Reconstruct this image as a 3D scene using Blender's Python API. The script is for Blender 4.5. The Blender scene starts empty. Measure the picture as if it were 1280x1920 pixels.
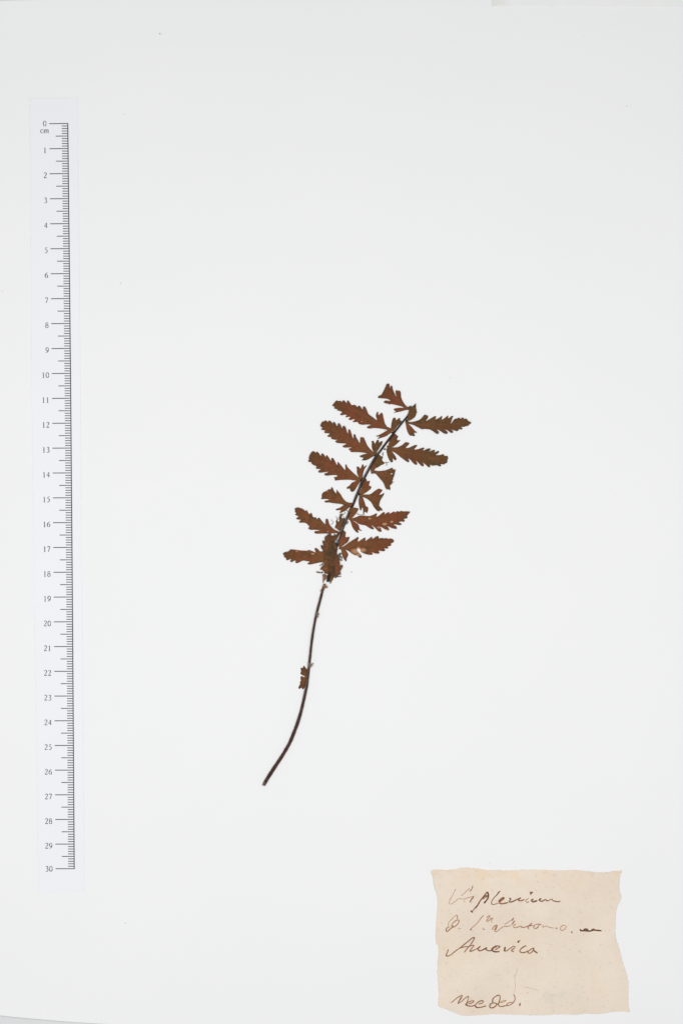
import bpy, math, random
import numpy as np
from mathutils import Vector, noise
from mathutils.geometry import delaunay_2d_cdt

random.seed(7)
sc = bpy.context.scene
PX = 0.01 / 46.6            # one photographed pixel on the sheet, in metres (46.6 of them to the ruler's centimetre)

# ------------------------------------------------------------------ camera
CAM_H = 1.30
cam_d = bpy.data.cameras.new("camera")
cam = bpy.data.objects.new("camera", cam_d)
sc.collection.objects.link(cam)
cam.location = (0, 0, CAM_H)
cam_d.sensor_fit = 'VERTICAL'
cam_d.angle = 2 * math.atan(960 * PX / CAM_H)
cam_d.clip_start = 0.05
cam_d.clip_end = 50
sc.camera = cam

# ------------------------------------------------------------------ light: copy stand lamps in a dim grey room
world = bpy.data.worlds.new("World")
sc.world = world
world.use_nodes = True
world.node_tree.nodes["Background"].inputs[0].default_value = (0.97, 0.985, 1.0, 1)
world.node_tree.nodes["Background"].inputs[1].default_value = 0.30

def softbox(name, loc, target, size, size_y, watts, col=(1, 1, 1)):
    d = bpy.data.lights.new(name, 'AREA')
    d.shape = 'RECTANGLE'
    d.size = size; d.size_y = size_y
    d.energy = watts
    d.color = col
    o = bpy.data.objects.new(name, d)
    sc.collection.objects.link(o)
    o.location = loc
    v = Vector(target) - Vector(loc)
    o.rotation_euler = v.to_track_quat('-Z', 'Y').to_euler()
    return o
softbox("softbox_lamp", (-0.29, -0.05, 0.74), (0.0, -0.03, 0), 0.40, 0.40, 2.90, (1.0, 0.998, 0.990))
softbox("softbox_lamp", (0.29, -0.05, 0.74), (0.0, -0.03, 0), 0.40, 0.40, 2.46, (1.0, 0.998, 0.990))

sc.view_settings.view_transform = 'Standard'
sc.view_settings.look = 'None'
sc.view_settings.exposure = 0.0
sc.view_settings.gamma = 1.0
sc.view_settings.use_curve_mapping = False

# ------------------------------------------------------------------ helpers
def W(p):
    return ((p[0] - 640) * PX, (960 - p[1]) * PX)

def win(x0, y0, k):
    def f(*pts):
        return [(x0 + a / k, y0 + b / k) for a, b in pts]
    return f

def spline(pts, closed=False, step=1.0):
    """centripetal-ish Catmull-Rom through pts, resampled about every step"""
    P = [np.array(p, float) for p in pts]
    n = len(P)
    out = []
    segs = n if closed else n - 1
    for i in range(segs):
        p1, p2 = P[i], P[(i + 1) % n]
        p0 = P[(i - 1) % n] if (closed or i > 0) else p1
        p3 = P[(i + 2) % n] if (closed or i + 2 < n) else p2
        L = np.linalg.norm(p2[:2] - p1[:2])
        m = max(1, int(round(L / step)))
        # tangents limited so that the curve never overshoots sharp teeth
        t1 = (p2 - p0) * 0.5; t2 = (p3 - p1) * 0.5
        La = np.linalg.norm((p1 - p0)[:2]) or L; Lb = np.linalg.norm((p3 - p2)[:2]) or L
        for t, lim in ((t1, min(L, La)), (t2, min(L, Lb))):
            l = np.linalg.norm(t[:2])
            if l > lim: t *= lim / l
        for j in range(m):
            u = j / m
            h = (2*u**3 - 3*u**2 + 1) * p1 + (u**3 - 2*u**2 + u) * t1 + (-2*u**3 + 3*u**2) * p2 + (u**3 - u**2) * t2
            out.append(h)
    if not closed:
        out.append(P[-1])
    return np.array(out)

def straight(pts, step):
    """closed outline with straight sides and sharp corners"""
    out = []
    for i in range(len(pts)):
        a = np.array(pts[i], float); b = np.array(pts[(i + 1) % len(pts)], float)
        m = max(1, int(np.linalg.norm(b - a) / step))
        out += [a + (b - a) * j / m for j in range(m)]
    return np.array(out)

def inside(poly, pts):
    x, y = pts[:, 0], pts[:, 1]
    px, py = poly[:, 0], poly[:, 1]
    qx, qy = np.roll(px, -1), np.roll(py, -1)
    c = np.zeros(len(pts), bool)
    for a, b, d, e in zip(px, py, qx, qy):
        if b == e: continue
        hit = ((b > y) != (e > y)) & (x < (d - a) * (y - b) / (e - b) + a)
        c ^= hit
    return c

def seg_dist(pts, line, closed=False):
    A = line; B = np.roll(line, -1, axis=0)
    if not closed: A = A[:-1]; B = B[:-1]
    best = np.full(len(pts), 1e9)
    for a, b in zip(A, B):
        ab = b - a; l2 = max(ab @ ab, 1e-9)
        t = np.clip(((pts - a) @ ab) / l2, 0, 1)
        d = np.linalg.norm(pts - (a + t[:, None] * ab), axis=1)
        best = np.minimum(best, d)
    return best

def fill(outline, holes=(), grid=1.5, jit=0.3):
    """triangles inside an outline, with interior points on a jittered grid"""
    rs = np.random.RandomState(3)
    lo = outline.min(0); hi = outline.max(0)
    gx, gy = np.meshgrid(np.arange(lo[0], hi[0], grid), np.arange(lo[1], hi[1], grid))
    g = np.stack([gx.ravel(), gy.ravel()], 1)
    g += rs.uniform(-jit, jit, g.shape) * grid
    g = g[inside(outline, g)]
    if len(g):
        g = g[seg_dist(g, outline, True) > grid * 0.35]
    for h in holes:
        if len(g):
            g = g[~inside(h, g)]
    verts = [tuple(p) for p in outline]
    edges = [(i, (i + 1) % len(outline)) for i in range(len(outline))]
    for h in holes:
        b = len(verts)
        verts += [tuple(p) for p in h]
        edges += [(b + i, b + (i + 1) % len(h)) for i in range(len(h))]
    verts += [tuple(p) for p in g]
    r = delaunay_2d_cdt([Vector(v) for v in verts], edges, [], 0, 1e-4)
    V = np.array([tuple(v) for v in r[0]]); F = np.array([tuple(f) for f in r[2]])
    c = V[F].mean(1)
    keep = inside(outline, c)
    for h in holes:
        keep &= ~inside(h, c)
    F = F[keep]
    a, b, c = V[F[:, 0]], V[F[:, 1]], V[F[:, 2]]      # drop slivers along the rim
    area = np.abs((b - a)[:, 0] * (c - a)[:, 1] - (b - a)[:, 1] * (c - a)[:, 0])
    lng = np.maximum(np.maximum(((b - a) ** 2).sum(1), ((c - b) ** 2).sum(1)), ((a - c) ** 2).sum(1))
    F = F[area > 0.012 * lng]
    used = np.unique(F)
    remap = -np.ones(len(V), int); remap[used] = np.arange(len(used))
    return V[used], remap[F]

def slab(name, V, F, ztop, thick, mat, parent=None, attr=None, smooth=True):
    """V in sheet pixels, ztop in metres per vertex; closed with a bottom and side walls"""
    n = len(V)
    w = np.array([W(p) for p in V])
    # image y runs down: orient faces upwards
    a, b, c = w[F[:, 0]], w[F[:, 1]], w[F[:, 2]]
    area = (b[:, 0]-a[:, 0])*(c[:, 1]-a[:, 1]) - (b[:, 1]-a[:, 1])*(c[:, 0]-a[:, 0])
    F = np.where((area < 0)[:, None], F[:, ::-1], F)
    top = [(x, y, z) for (x, y), z in zip(w, ztop)]
    bot = [(x, y, z - thick) for (x, y), z in zip(w, ztop)]
    faces = [tuple(int(i) for i in f) for f in F] + [tuple(int(i) + n for i in f[::-1]) for f in F]
    cnt = {}
    for f in F:
        for i in range(3):
            e = (int(f[i]), int(f[(i+1) % 3]))
            cnt[e] = 1
    # side walls on vertices of their own, so the top keeps its own shading
    rim = {}
    allv = top + bot
    def dupv(i):
        if i not in rim:
            rim[i] = len(allv); allv.append(allv[i])
        return rim[i]
    nf = len(faces)
    for (i, j) in cnt:
        if (j, i) not in cnt:
            faces.append((dupv(j), dupv(i), dupv(i + n), dupv(j + n)))
    me = bpy.data.meshes.new(name)
    me.from_pydata(allv, [], faces)
    if attr is not None:
        at = me.attributes.new("tone", 'FLOAT_COLOR', 'POINT')
        A = np.concatenate([attr, attr, np.array([attr[i % n] for i in rim]).reshape(-1, 4)]).astype(np.float32)
        at.data.foreach_set("color", A.ravel())
    if smooth:
        nt = len(F)
        flags = [i < nt for i in range(len(faces))]
        me.polygons.foreach_set("use_smooth", flags)
    me.materials.append(mat)
    return link(name, me, parent)

def link(name, me, parent=None):
    o = bpy.data.objects.new(name, me)
    sc.collection.objects.link(o)
    if parent: o.parent = parent
    return o

def tag(o, label=None, cat=None, kind=None, group=None):
    if label: o['label'] = label
    if cat: o['category'] = cat
    if kind: o['kind'] = kind
    if group: o['group'] = group
    return o

def nz(x, y, s, seed=0.0):
    return noise.noise(Vector((x * s + seed, y * s - seed * 1.7, seed * 0.31)))

def ribbons(name, strokes, mat, zf, parent, z_add=0.00004, gain=1.0):
    """pen strokes as thin raised ribbons of ink: (points, width, darkness)"""
    verts, faces, tone = [], [], []
    for si, (pts, wd, dk) in enumerate(strokes):
        q = [(p[0], p[1], (p[2] if len(p) > 2 else 1.0)) for p in pts]
        s = spline(q, step=0.7)
        m = len(s)
        if m < 2: continue
        d = np.gradient(s[:, :2], axis=0)
        d /= np.maximum(np.linalg.norm(d, axis=1), 1e-6)[:, None]
        nrm = np.stack([-d[:, 1], d[:, 0]], 1)
        # broad on downstrokes, fine on upstrokes, tapered ends
        base = len(verts)
        for i in range(m):
            e = min(1.0, 0.45 + 0.55 * min(i, m - 1 - i) / 2.0)
            v = 0.88 + 0.24 * nz(s[i, 0], s[i, 1], 0.22, si * 3.1)
            hw = 0.5 * wd * s[i, 2] * e * v * gain
            x, y = s[i, :2]
            for sg in (-1, 1):
                X, Y = x + nrm[i, 0] * hw * sg, y + nrm[i, 1] * hw * sg
                wx, wy = W((X, Y))
                verts.append((wx, wy, zf(X, Y) + z_add + 1.5e-6 * si + 4e-6 * i / m))
                t = dk * (0.85 + 0.45 * nz(x, y, 0.12, 5 + si))
                tone.append((t, 0, 0, 1))
        for i in range(m - 1):
            a = base + 2 * i
            faces.append((a, a + 1, a + 3, a + 2))
    me = bpy.data.meshes.new(name)
    me.from_pydata(verts, [], faces)
    at = me.attributes.new("tone", 'FLOAT_COLOR', 'POINT')
    at.data.foreach_set("color", np.array(tone, np.float32).ravel())
    me.materials.append(mat)
    return link(name, me, parent)

def tube(name, pts, rad, mat, parent, zc, flat=0.75, sides=8, bead=0.0, groove=0.0, step=2.0, rough=0.06):
    """pts in sheet pixels, rad in pixels per point, zc centre height (m)"""
    q = [(p[0], p[1], r) for p, r in zip(pts, rad)]
    s = spline(q, step=step)
    m = len(s)
    d = np.gradient(s[:, :2], axis=0)
    d /= np.maximum(np.linalg.norm(d, axis=1), 1e-6)[:, None]
    nrm = np.stack([-d[:, 1], d[:, 0]], 1)
    verts, faces = [], []
    for i in range(m):
        r = s[i, 2] * (1 + rough * nz(s[i, 0], s[i, 1], 0.18, 9) * 2)
        if bead: r *= 1 + bead * math.sin(i * 2.1 + nz(i, 0, 0.7) * 4)
        for k in range(sides):
            a = 2 * math.pi * k / sides
            u, v = math.cos(a), math.sin(a)
            g = 1.0
            if groove and v > 0.5: g = 1 - groove * (v - 0.5) * 2
            X, Y = s[i, 0] + nrm[i, 0] * r * u, s[i, 1] + nrm[i, 1] * r * u
            wx, wy = W((X, Y))
            z = zc(s[i, 0], s[i, 1]) if callable(zc) else zc
            verts.append((wx, wy, z + r * v * g * PX * flat))
    for i in range(m - 1):
        for k in range(sides):
            a = i * sides + k; b = i * sides + (k + 1) % sides
            faces.append((a, a + sides, b + sides, b))
    faces.append(tuple(range(sides)))
    faces.append(tuple(range((m - 1) * sides, m * sides))[::-1])
    me = bpy.data.meshes.new(name)
    me.from_pydata(verts, [], faces)
    me.polygons.foreach_set("use_smooth", [True] * (len(faces) - 2) + [False] * 2)
    me.materials.append(mat)
    return link(name, me, parent)

# ------------------------------------------------------------------ materials
class NT:
    def __init__(s, name, rough=0.8, spec=0.25):
        s.m = bpy.data.materials.new(name); s.m.use_nodes = True
        s.t = s.m.node_tree; s.b = s.t.nodes["Principled BSDF"]
        s.b.inputs["Roughness"].default_value = rough
        s.b.inputs["Specular IOR Level"].default_value = spec
        s.co = s.t.nodes.new("ShaderNodeTexCoord")
    def new(s, k, **kw):
        n = s.t.nodes.new(k)
        for a, b in kw.items(): setattr(n, a, b)
        return n
    def l(s, a, b): s.t.links.new(a, b)
    def noise(s, scale, detail=3, rough=0.55, vec=None, dist=0.0):
        n = s.new("ShaderNodeTexNoise")
        n.inputs["Scale"].default_value = scale
        n.inputs["Detail"].default_value = detail
        n.inputs["Roughness"].default_value = rough
        n.inputs["Distortion"].default_value = dist
        s.l(vec or s.co.outputs["Object"], n.inputs["Vector"])
        return n.outputs["Fac"]
    def remap(s, f, a, b, c=0.0, d=1.0):
        n = s.new("ShaderNodeMapRange")
        for i, v in zip((1, 2, 3, 4), (a, b, c, d)): n.inputs[i].default_value = v
        s.l(f, n.inputs[0]); return n.outputs[0]
    def math(s, op, a, b=None, c=None):
        n = s.new("ShaderNodeMath", operation=op)
        for i, v in enumerate((a, b, c)):
            if v is None: continue
            if isinstance(v, (int, float)): n.inputs[i].default_value = v
            else: s.l(v, n.inputs[i])
        return n.outputs[0]
    def mix(s, f, a, b, mode='MIX'):
        n = s.new("ShaderNodeMix", data_type='RGBA', blend_type=mode)
        for i, v in ((0, f), (6, a), (7, b)):
            if isinstance(v, (int, float)): n.inputs[i].default_value = v
            elif isinstance(v, tuple): n.inputs[i].default_value = (*v, 1)
            else: s.l(v, n.inputs[i])
        return n.outputs[2]
    def color(s, c):
        if isinstance(c, tuple): s.b.inputs["Base Color"].default_value = (*c, 1)
        else: s.l(c, s.b.inputs["Base Color"])
    def bump(s, f, strength, dist):
        n = s.new("ShaderNodeBump")
        n.inputs["Strength"].default_value = strength
        n.inputs["Distance"].default_value = dist
        s.l(f, n.inputs["Height"]); s.l(n.outputs[0], s.b.inputs["Normal"])
    def attr(s, name="tone"):
        n = s.new("ShaderNodeAttribute"); n.attribute_name = name
        sp = s.new("ShaderNodeSeparateColor"); s.l(n.outputs["Color"], sp.inputs[0])
        return sp.outputs
    def blot(s, p, r, sharp=0.6):
        """0..1 inside a stain centred on sheet pixel p with radius r (pixels)"""
        x, y = W(p)
        n = s.new("ShaderNodeVectorMath", operation='DISTANCE')
        n.inputs[1].default_value = (x, y, 0)
        s.l(s.co.outputs["Object"], n.inputs[0])
        return s.remap(n.outputs["Value"], r * PX, r * PX * (1 - sharp))

def srgb(r, g, b):
    f = lambda c: ((c/255 + 0.055) / 1.055) ** 2.4 if c > 10 else c / 255 / 12.92
    return (f(r), f(g), f(b))

# white mounting sheet: barely mottled smooth card
m = NT("sheet_card", 0.85, 0.2)
c = m.mix(m.remap(m.noise(14, 4), 0.35, 0.65), (0.859, 0.862, 0.862), (0.867, 0.869, 0.868))
c = m.mix(m.remap(m.noise(900, 2), 0.66, 0.74, 0, 0.10), c, (0.74, 0.73, 0.70))
m.color(c); m.bump(m.noise(1500, 3), 0.10, 0.00005)
M_sheet = m.m

m = NT("board_card", 0.9, 0.2)
m.color(m.mix(m.remap(m.noise(30, 3), 0.3, 0.7), (0.70, 0.715, 0.72), (0.73, 0.74, 0.745)))
M_board = m.m

m = NT("slip_paper", 0.9, 0.2)
c = m.mix(m.remap(m.noise(120, 5, 0.7), 0.35, 0.65), (0.835, 0.843, 0.832), (0.858, 0.862, 0.854))
st = m.math('MULTIPLY', m.blot((925, 4), 34, 0.9), m.remap(m.noise(700, 4, 0.7), 0.35, 0.65, 0.1, 0.5))
c = m.mix(st, c, (0.62, 0.60, 0.54))
m.color(c)
M_slip = m.m

m = NT("ruler_paper", 0.55, 0.3)
m.color(m.mix(m.remap(m.noise(40, 3), 0.3, 0.7), (0.836, 0.842, 0.878), (0.846, 0.852, 0.884)))
M_ruler = m.m

m = NT("ruler_ink", 0.7, 0.2)
m.color(m.mix(m.remap(m.noise(1500, 2), 0.3, 0.7), (0.042, 0.044, 0.050), (0.09, 0.09, 0.10)))
M_rink = m.m
m = NT("ruler_number_ink", 0.7, 0.2)
m.color(m.mix(m.remap(m.noise(1500, 2), 0.3, 0.7), (0.065, 0.065, 0.075), (0.12, 0.12, 0.13)))
M_nink = m.m

# old rag paper of the label
LAB = (0.790, 0.665, 0.545)
m = NT("label_paper", 0.95, 0.15)
c = m.mix(m.remap(m.noise(45, 5, 0.6), 0.32, 0.68), (0.758, 0.640, 0.530), (0.842, 0.728, 0.608))
fox = m.remap(m.noise(95, 3, 0.55), 0.50, 0.72)
sepxyz = m.new("ShaderNodeSeparateXYZ"); m.l(m.co.outputs["Object"], sepxyz.inputs[0])
topw = m.remap(sepxyz.outputs[1], W((0, 1668))[1], W((0, 1630))[1], 0.0, 1.0)
c = m.mix(m.math('MULTIPLY', fox, topw), c, (0.80, 0.60, 0.40))
c = m.mix(m.math('MULTIPLY', m.remap(m.noise(60, 2), 0.52, 0.7), 0.35), c, (0.80, 0.66, 0.48))
c = m.mix(m.remap(m.noise(620, 4, 0.7), 0.585, 0.72, 0, 0.50), c, (0.52, 0.41, 0.32))      # fibre flecks
c = m.mix(m.remap(m.noise(1400, 2), 0.3, 0.7, 0, 0.25), c, (0.86, 0.76, 0.65))
for p, r, k in (((1031, 1868), 17, .34), ((1051, 1864), 13, .30), ((1081, 1862), 20, .26), ((1034, 1880), 10, .28), ((1075, 1850), 12, .2)):
    f = m.math('MULTIPLY', m.blot(p, r, 0.85), m.remap(m.noise(230, 3), 0.35, 0.65, 0.3 * k, 1.3 * k))
    c = m.mix(f, c, (0.56, 0.60, 0.50))
for p, r, k in (((1080, 1633), 8, .5), ((905, 1640), 16, .35), ((870, 1637), 18, .25), ((965, 1640), 15, .3), ((1020, 1638), 20, .25), ((828, 1880), 8, .3), ((973, 1890), 8, .3)):
    c = m.mix(m.math('MULTIPLY', m.blot(p, r, 0.9), k), c, (0.86, 0.62, 0.40))
m.color(c); m.bump(m.noise(600, 5, 0.7), 0.55, 0.00016)
M_label = m.m

m = NT("iron_gall_ink", 0.8, 0.15)
r_, g_, b_, = m.attr()[:3]
c = m.mix(m.remap(r_, 0.0, 0.5), (0.66, 0.50, 0.36), (0.37, 0.170, 0.085))
c = m.mix(m.remap(r_, 0.45, 1.0), c, (0.080, 0.028, 0.014))
m.color(c)
M_ink = m.m

def leaf_mat(name, a, b, cdark, edge, mott=1.0, red=(0.205, 0.054, 0.023), pale=(0.50, 0.27, 0.14)):
    m = NT(name, 0.7, 0.12)
    e, v, p = m.attr()[:3]
    c = m.mix(m.remap(m.noise(160, 4, 0.6), 0.36, 0.64), a, b)
    c = m.mix(m.remap(m.noise(380, 4, 0.65), 0.46, 0.64, 0, 0.80 * mott), c, cdark)
    c = m.mix(m.remap(m.noise(1300, 3, 0.6), 0.42, 0.68, 0, 0.45), c, tuple(min(1, x * 1.8) for x in a))
    c = m.mix(m.remap(m.noise(75, 3, 0.5), 0.46, 0.58, 0, 0.70), c, red)
    an = m.new("ShaderNodeAttribute"); an.attribute_name = "tone"
    tp = m.math('ADD', an.outputs["Alpha"], m.remap(m.noise(110, 3), 0.35, 0.65, -0.22, 0.22))
    c = m.mix(m.remap(tp, 0.55, 1.05, 0, 0.50), c, (0.100, 0.050, 0.018))          # tips dry olive
    c = m.mix(m.remap(tp, 0.40, 0.0, 0, 0.60), c, (0.205, 0.082, 0.026))          # bases stay rusty
    c = m.mix(m.math('MULTIPLY', v, 0.80), c, tuple(x * 0.50 for x in a))
    c = m.mix(m.math('MULTIPLY', e, 0.80), c, edge)
    c = m.mix(p, c, pale)
    m.color(c)
    m.bump(m.noise(1100, 4, 0.6), 0.35, 0.00012)
    return m.m
BR1 = (0.162, 0.063, 0.022); BR2 = (0.192, 0.062, 0.023); DK = (0.080, 0.045, 0.018); ED = (0.062, 0.044, 0.030)
M_leaf = leaf_mat("leaf_brown", BR1, BR2, DK, ED)
M_leaf_red = leaf_mat("leaf_red_brown", (0.158, 0.058, 0.022), (0.192, 0.055, 0.023), DK, ED)
M_leaf_olive = leaf_mat("leaf_olive_brown", (0.122, 0.057, 0.020), (0.146, 0.058, 0.020), (0.072, 0.044, 0.018), ED, 1.2, (0.155,0.053,0.021))
M_leaf_orange = leaf_mat("leaf_orange_brown", (0.180, 0.070, 0.023), (0.205, 0.072, 0.025), (0.10, 0.050, 0.018), ED, 0.8)
M_clump = leaf_mat("scaly_brown", (0.130, 0.085, 0.045), (0.150, 0.072, 0.032), (0.072, 0.046, 0.025), (0.075, 0.040, 0.022), 1.2, (0.15, 0.055, 0.026), (0.30, 0.20, 0.12))
M_cbase = leaf_mat("clump_base_brown", (0.125, 0.055, 0.024), (0.150, 0.055, 0.024), (0.060, 0.036, 0.018), ED, 1.3, (0.165, 0.050, 0.022))
M_bract = leaf_mat("papery_brown", (0.29, 0.14, 0.075), (0.22, 0.090, 0.048), (0.13, 0.06, 0.035), (0.20, 0.12, 0.08), 1.0)

m = NT("rib_brown", 0.6, 0.3)
m.color(m.mix(m.remap(m.noise(500, 3), 0.35, 0.65), (0.19, 0.085, 0.035), (0.15, 0.065, 0.028)))
M_rib = m.m

def stem_mat(name, a, b, c2, spec=0.22):
    m = NT(name, 0.5, spec)
    mp = m.new("ShaderNodeMapping"); mp.inputs["Scale"].default_value = (1.0, 0.35, 1.0)
    m.l(m.co.outputs["Object"], mp.inputs[0])
    c = m.mix(m.remap(m.noise(260, 4, 0.6, mp.outputs[0]), 0.38, 0.66), a, b)
    c = m.mix(m.remap(m.noise(900, 3, 0.6, mp.outputs[0]), 0.55, 0.75, 0, 0.6), c, c2)
    m.color(c); m.bump(m.noise(900, 3, 0.6, mp.outputs[0]), 0.4, 0.0001)
    return m.m
M_stipe = stem_mat("stalk_brown", (0.044, 0.019, 0.015), (0.068, 0.029, 0.021), (0.17, 0.095, 0.060), 0.12)
M_rachis = stem_mat("midstem_black", (0.017, 0.009, 0.008), (0.032, 0.016, 0.013), (0.08, 0.048, 0.038), 0.12)
M_stem_pale = stem_mat("stem_pale", (0.42, 0.38, 0.38), (0.22, 0.18, 0.17), (0.70, 0.66, 0.64), 0.3)  # pale grey, for the groove streaks and the torn strand
M_hair = stem_mat("rootlet_brown", (0.13, 0.09, 0.065), (0.19, 0.12, 0.08), (0.07, 0.05, 0.05), 0.2)
m = NT("speck_dark", 0.9, 0.1); m.color(m.mix(m.remap(m.noise(3000, 2), .3, .7), (0.16, 0.15, 0.14), (0.24, 0.23, 0.22))); M_speck = m.m
m = NT("speck_grey", 0.9, 0.1); m.color(m.mix(m.remap(m.noise(3000, 2), .3, .7), (0.60, 0.59, 0.57), (0.68, 0.67, 0.66))); M_speckg = m.m

# ------------------------------------------------------------------ setting: board and sheet
def sheet_z(x, y):
    z = 0.0
    d = math.hypot(max(0, 300 - x), max(0, y - 1700))
    if x < 300 and y > 1700:                       # lower left corner lifts a little
        z += 0.0011 * ((300 - x) / 300) * ((y - 1700) / 200) ** 1.5
    if x < 250 and y < 60:
        z += 0.0006 * ((250 - x) / 250) * ((60 - y) / 60)
    return z

bd = np.array([(-700, -600), (1980, -600), (1980, 2520), (-700, 2520)], float)
V, F = fill(straight(bd, 400), grid=300)
tag(slab("board", V, F, np.full(len(V), -0.00036), 0.006, M_board), kind='structure')

out = [(-60, 1892), (0, 1903), (30, 1906.5), (70, 1910), (120, 1914.5), (185, 1919), (230, 1921.5), (320, 1927), (480, 1931), (900, 1934), (1330, 1936),
       (1334, 1200), (1334, 500), (1330, -16), (900, -14), (500, -9), (250, -5), (140, -1.5), (60, 0.2), (0, 1.2), (-60, 2.6), (-62, 500), (-62, 1200)]
o_ = straight(out, 12)
V, F = fill(o_, grid=26)
sheet = slab("mounting_sheet", V, F, np.array([sheet_z(*p) for p in V]), 0.00034, M_sheet)
tag(sheet, "large smooth white mounting sheet under the pressed fern, filling the picture", "paper sheet")

def speck(p, rx, ry, ang, mat):
    t = np.linspace(0, 2*np.pi, 9)[:-1]
    rr = 1 + 0.2 * np.sin(t * 3 + p[0])
    c, s = math.cos(ang), math.sin(ang)
    pts = np.stack([p[0] + rr*(rx*np.cos(t)*c - ry*np.sin(t)*s), p[1] + rr*(rx*np.cos(t)*s + ry*np.sin(t)*c)], 1)
    V, F = fill(pts, grid=2)
    slab("speck", V, F, np.full(len(V), sheet_z(*p) + 0.00006), 0.00005, mat, sheet)
for a in (((300.2, 63.3), 1.5, .9, 0, M_speck), ((234.3, 214.5), 1.8, .7, 0, M_speckg), ((226.8, 531.5), .9, 2.0, .3, M_speckg), ((1174, 198.5), 1.3, 1.3, .8, M_speckg),
          ((658.8, 1072.4), 1.6, .7, .1, M_speck), ((843, 707.7), .9, .9, 0, M_speckg), ((5, 546), 2.5, .7, 0, M_speckg), ((235.5, 1731), 1.6, 1.0, .5, M_speckg),
          ((1095, 66), 1.0, .7, 0, M_speckg), ((917, 1617.5), 2.4, .6, .5, M_speckg), ((581, 1020.5), 2.0, .6, -.3, M_speckg)):
    speck(*a)

sl = [(920.5, 11.6), (921, 4), (920, -30), (1325, -30), (1325, 14), (1200, 13.2), (1100, 12.6), (1000, 12.0), (960, 12.2)]
V, F = fill(straight(sl, 5), grid=9)
tag(slab("paper_slip", V, F, np.full(len(V), 0.00016), 0.00012, M_slip), "long pale grey paper slip along the top edge of the sheet near the right corner", "paper slip")

# ------------------------------------------------------------------ ruler
ky = np.polyfit([0, 1, 2, 10, 11, 12, 13, 19, 20, 21, 22, 28, 29, 30],
                [231.4, 278.7, 325.6, 700.7, 747, 793.6, 840, 1119.4, 1165.7, 1212, 1258.2, 1536.3, 1582.5, 1629.2], 2)
ty = lambda cm: float(np.polyval(ky, cm))
bx = lambda y: float(np.interp(y, [231, 701, 1165, 1629], [127.7, 132.9, 136.7, 139.8]))
rl = [(56.5, 184), (100, 183.7), (146.7, 183.3), (148.5, 400), (151.2, 700), (155, 1100), (157.3, 1400), (158.8, 1672), (115, 1673.5), (72.5, 1674.5), (69, 1400), (64.2, 1100), (60, 700), (58, 400)]
V, F = fill(straight(rl, 12), grid=16)
RT = 0.00020
rz = lambda x, y: RT + 0.00004 * nz(x, y, 0.006)
ruler = slab("paper_ruler", V, F, np.array([rz(*p) for p in V]), 0.00013, M_ruler)
tag(ruler, "long narrow bluish white paper ruler marked 0 to 30 cm along the left side", "ruler")

TZ = 0.00002
def bar(name, p, q, w, parent, mat, dz=0.0):
    """printed bar between two sheet pixels"""
    a = np.array(p, float); b = np.array(q, float); d = b - a; L = np.linalg.norm(d); d /= L
    n = np.array([-d[1], d[0]]) * w / 2
    vs = []
    for t in (a + n, b + n, b - n, a - n):
        X, Y = W(t); vs.append((X, Y))
    zt = rz(*p) + 0.00006 + dz; zb = zt - 0.00003
    v = [(x, y, zt) for x, y in vs] + [(x, y, zb) for x, y in vs]
    f = [(0, 1, 2, 3), (7, 6, 5, 4)] + [(i, i + 4, (i + 1) % 4 + 4, (i + 1) % 4) for i in range(4)]
    return v, f
def bars(name, lst, mat):
    vs, fs = [], []
    for v, f in lst:
        b = len(vs); vs += v; fs += [tuple(i + b for i in q) for q in f]
    me = bpy.data.meshes.new(name); me.from_pydata(vs, [], fs); me.materials.append(mat)
    return link(name, me, ruler)
ys = np.linspace(ty(0) - 0.8, ty(30) + 0.8, 31)
bars("scale_line", [bar("", (bx(a), a), (bx(b), b), 1.7, ruler, M_rink, 0.000012) for a, b in zip(ys[:-1], ys[1:])], M_rink)
fine = []
for k in range(301):
    y = ty(k / 10); x1 = bx(y) - 0.8
    if k % 10 == 0:
        bars("centimetre_mark", [bar("", (x1 - 34.2, y + 0.45 * (1 - y / 1700)), (x1, y), 1.55, ruler, M_rink)], M_rink)
    elif k % 10 == 5:
        bars("half_centimetre_mark", [bar("", (x1 - 22.2, y + 0.25 * (1 - y / 1700)), (x1, y), 1.5, ruler, M_rink)], M_rink)
    else:
        fine.append(bar("", (x1 - 10.6, y), (x1, y), 1.5, ruler, M_rink))
bars("millimetre_marks", fine, M_rink)['kind'] = 'stuff'

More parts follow.
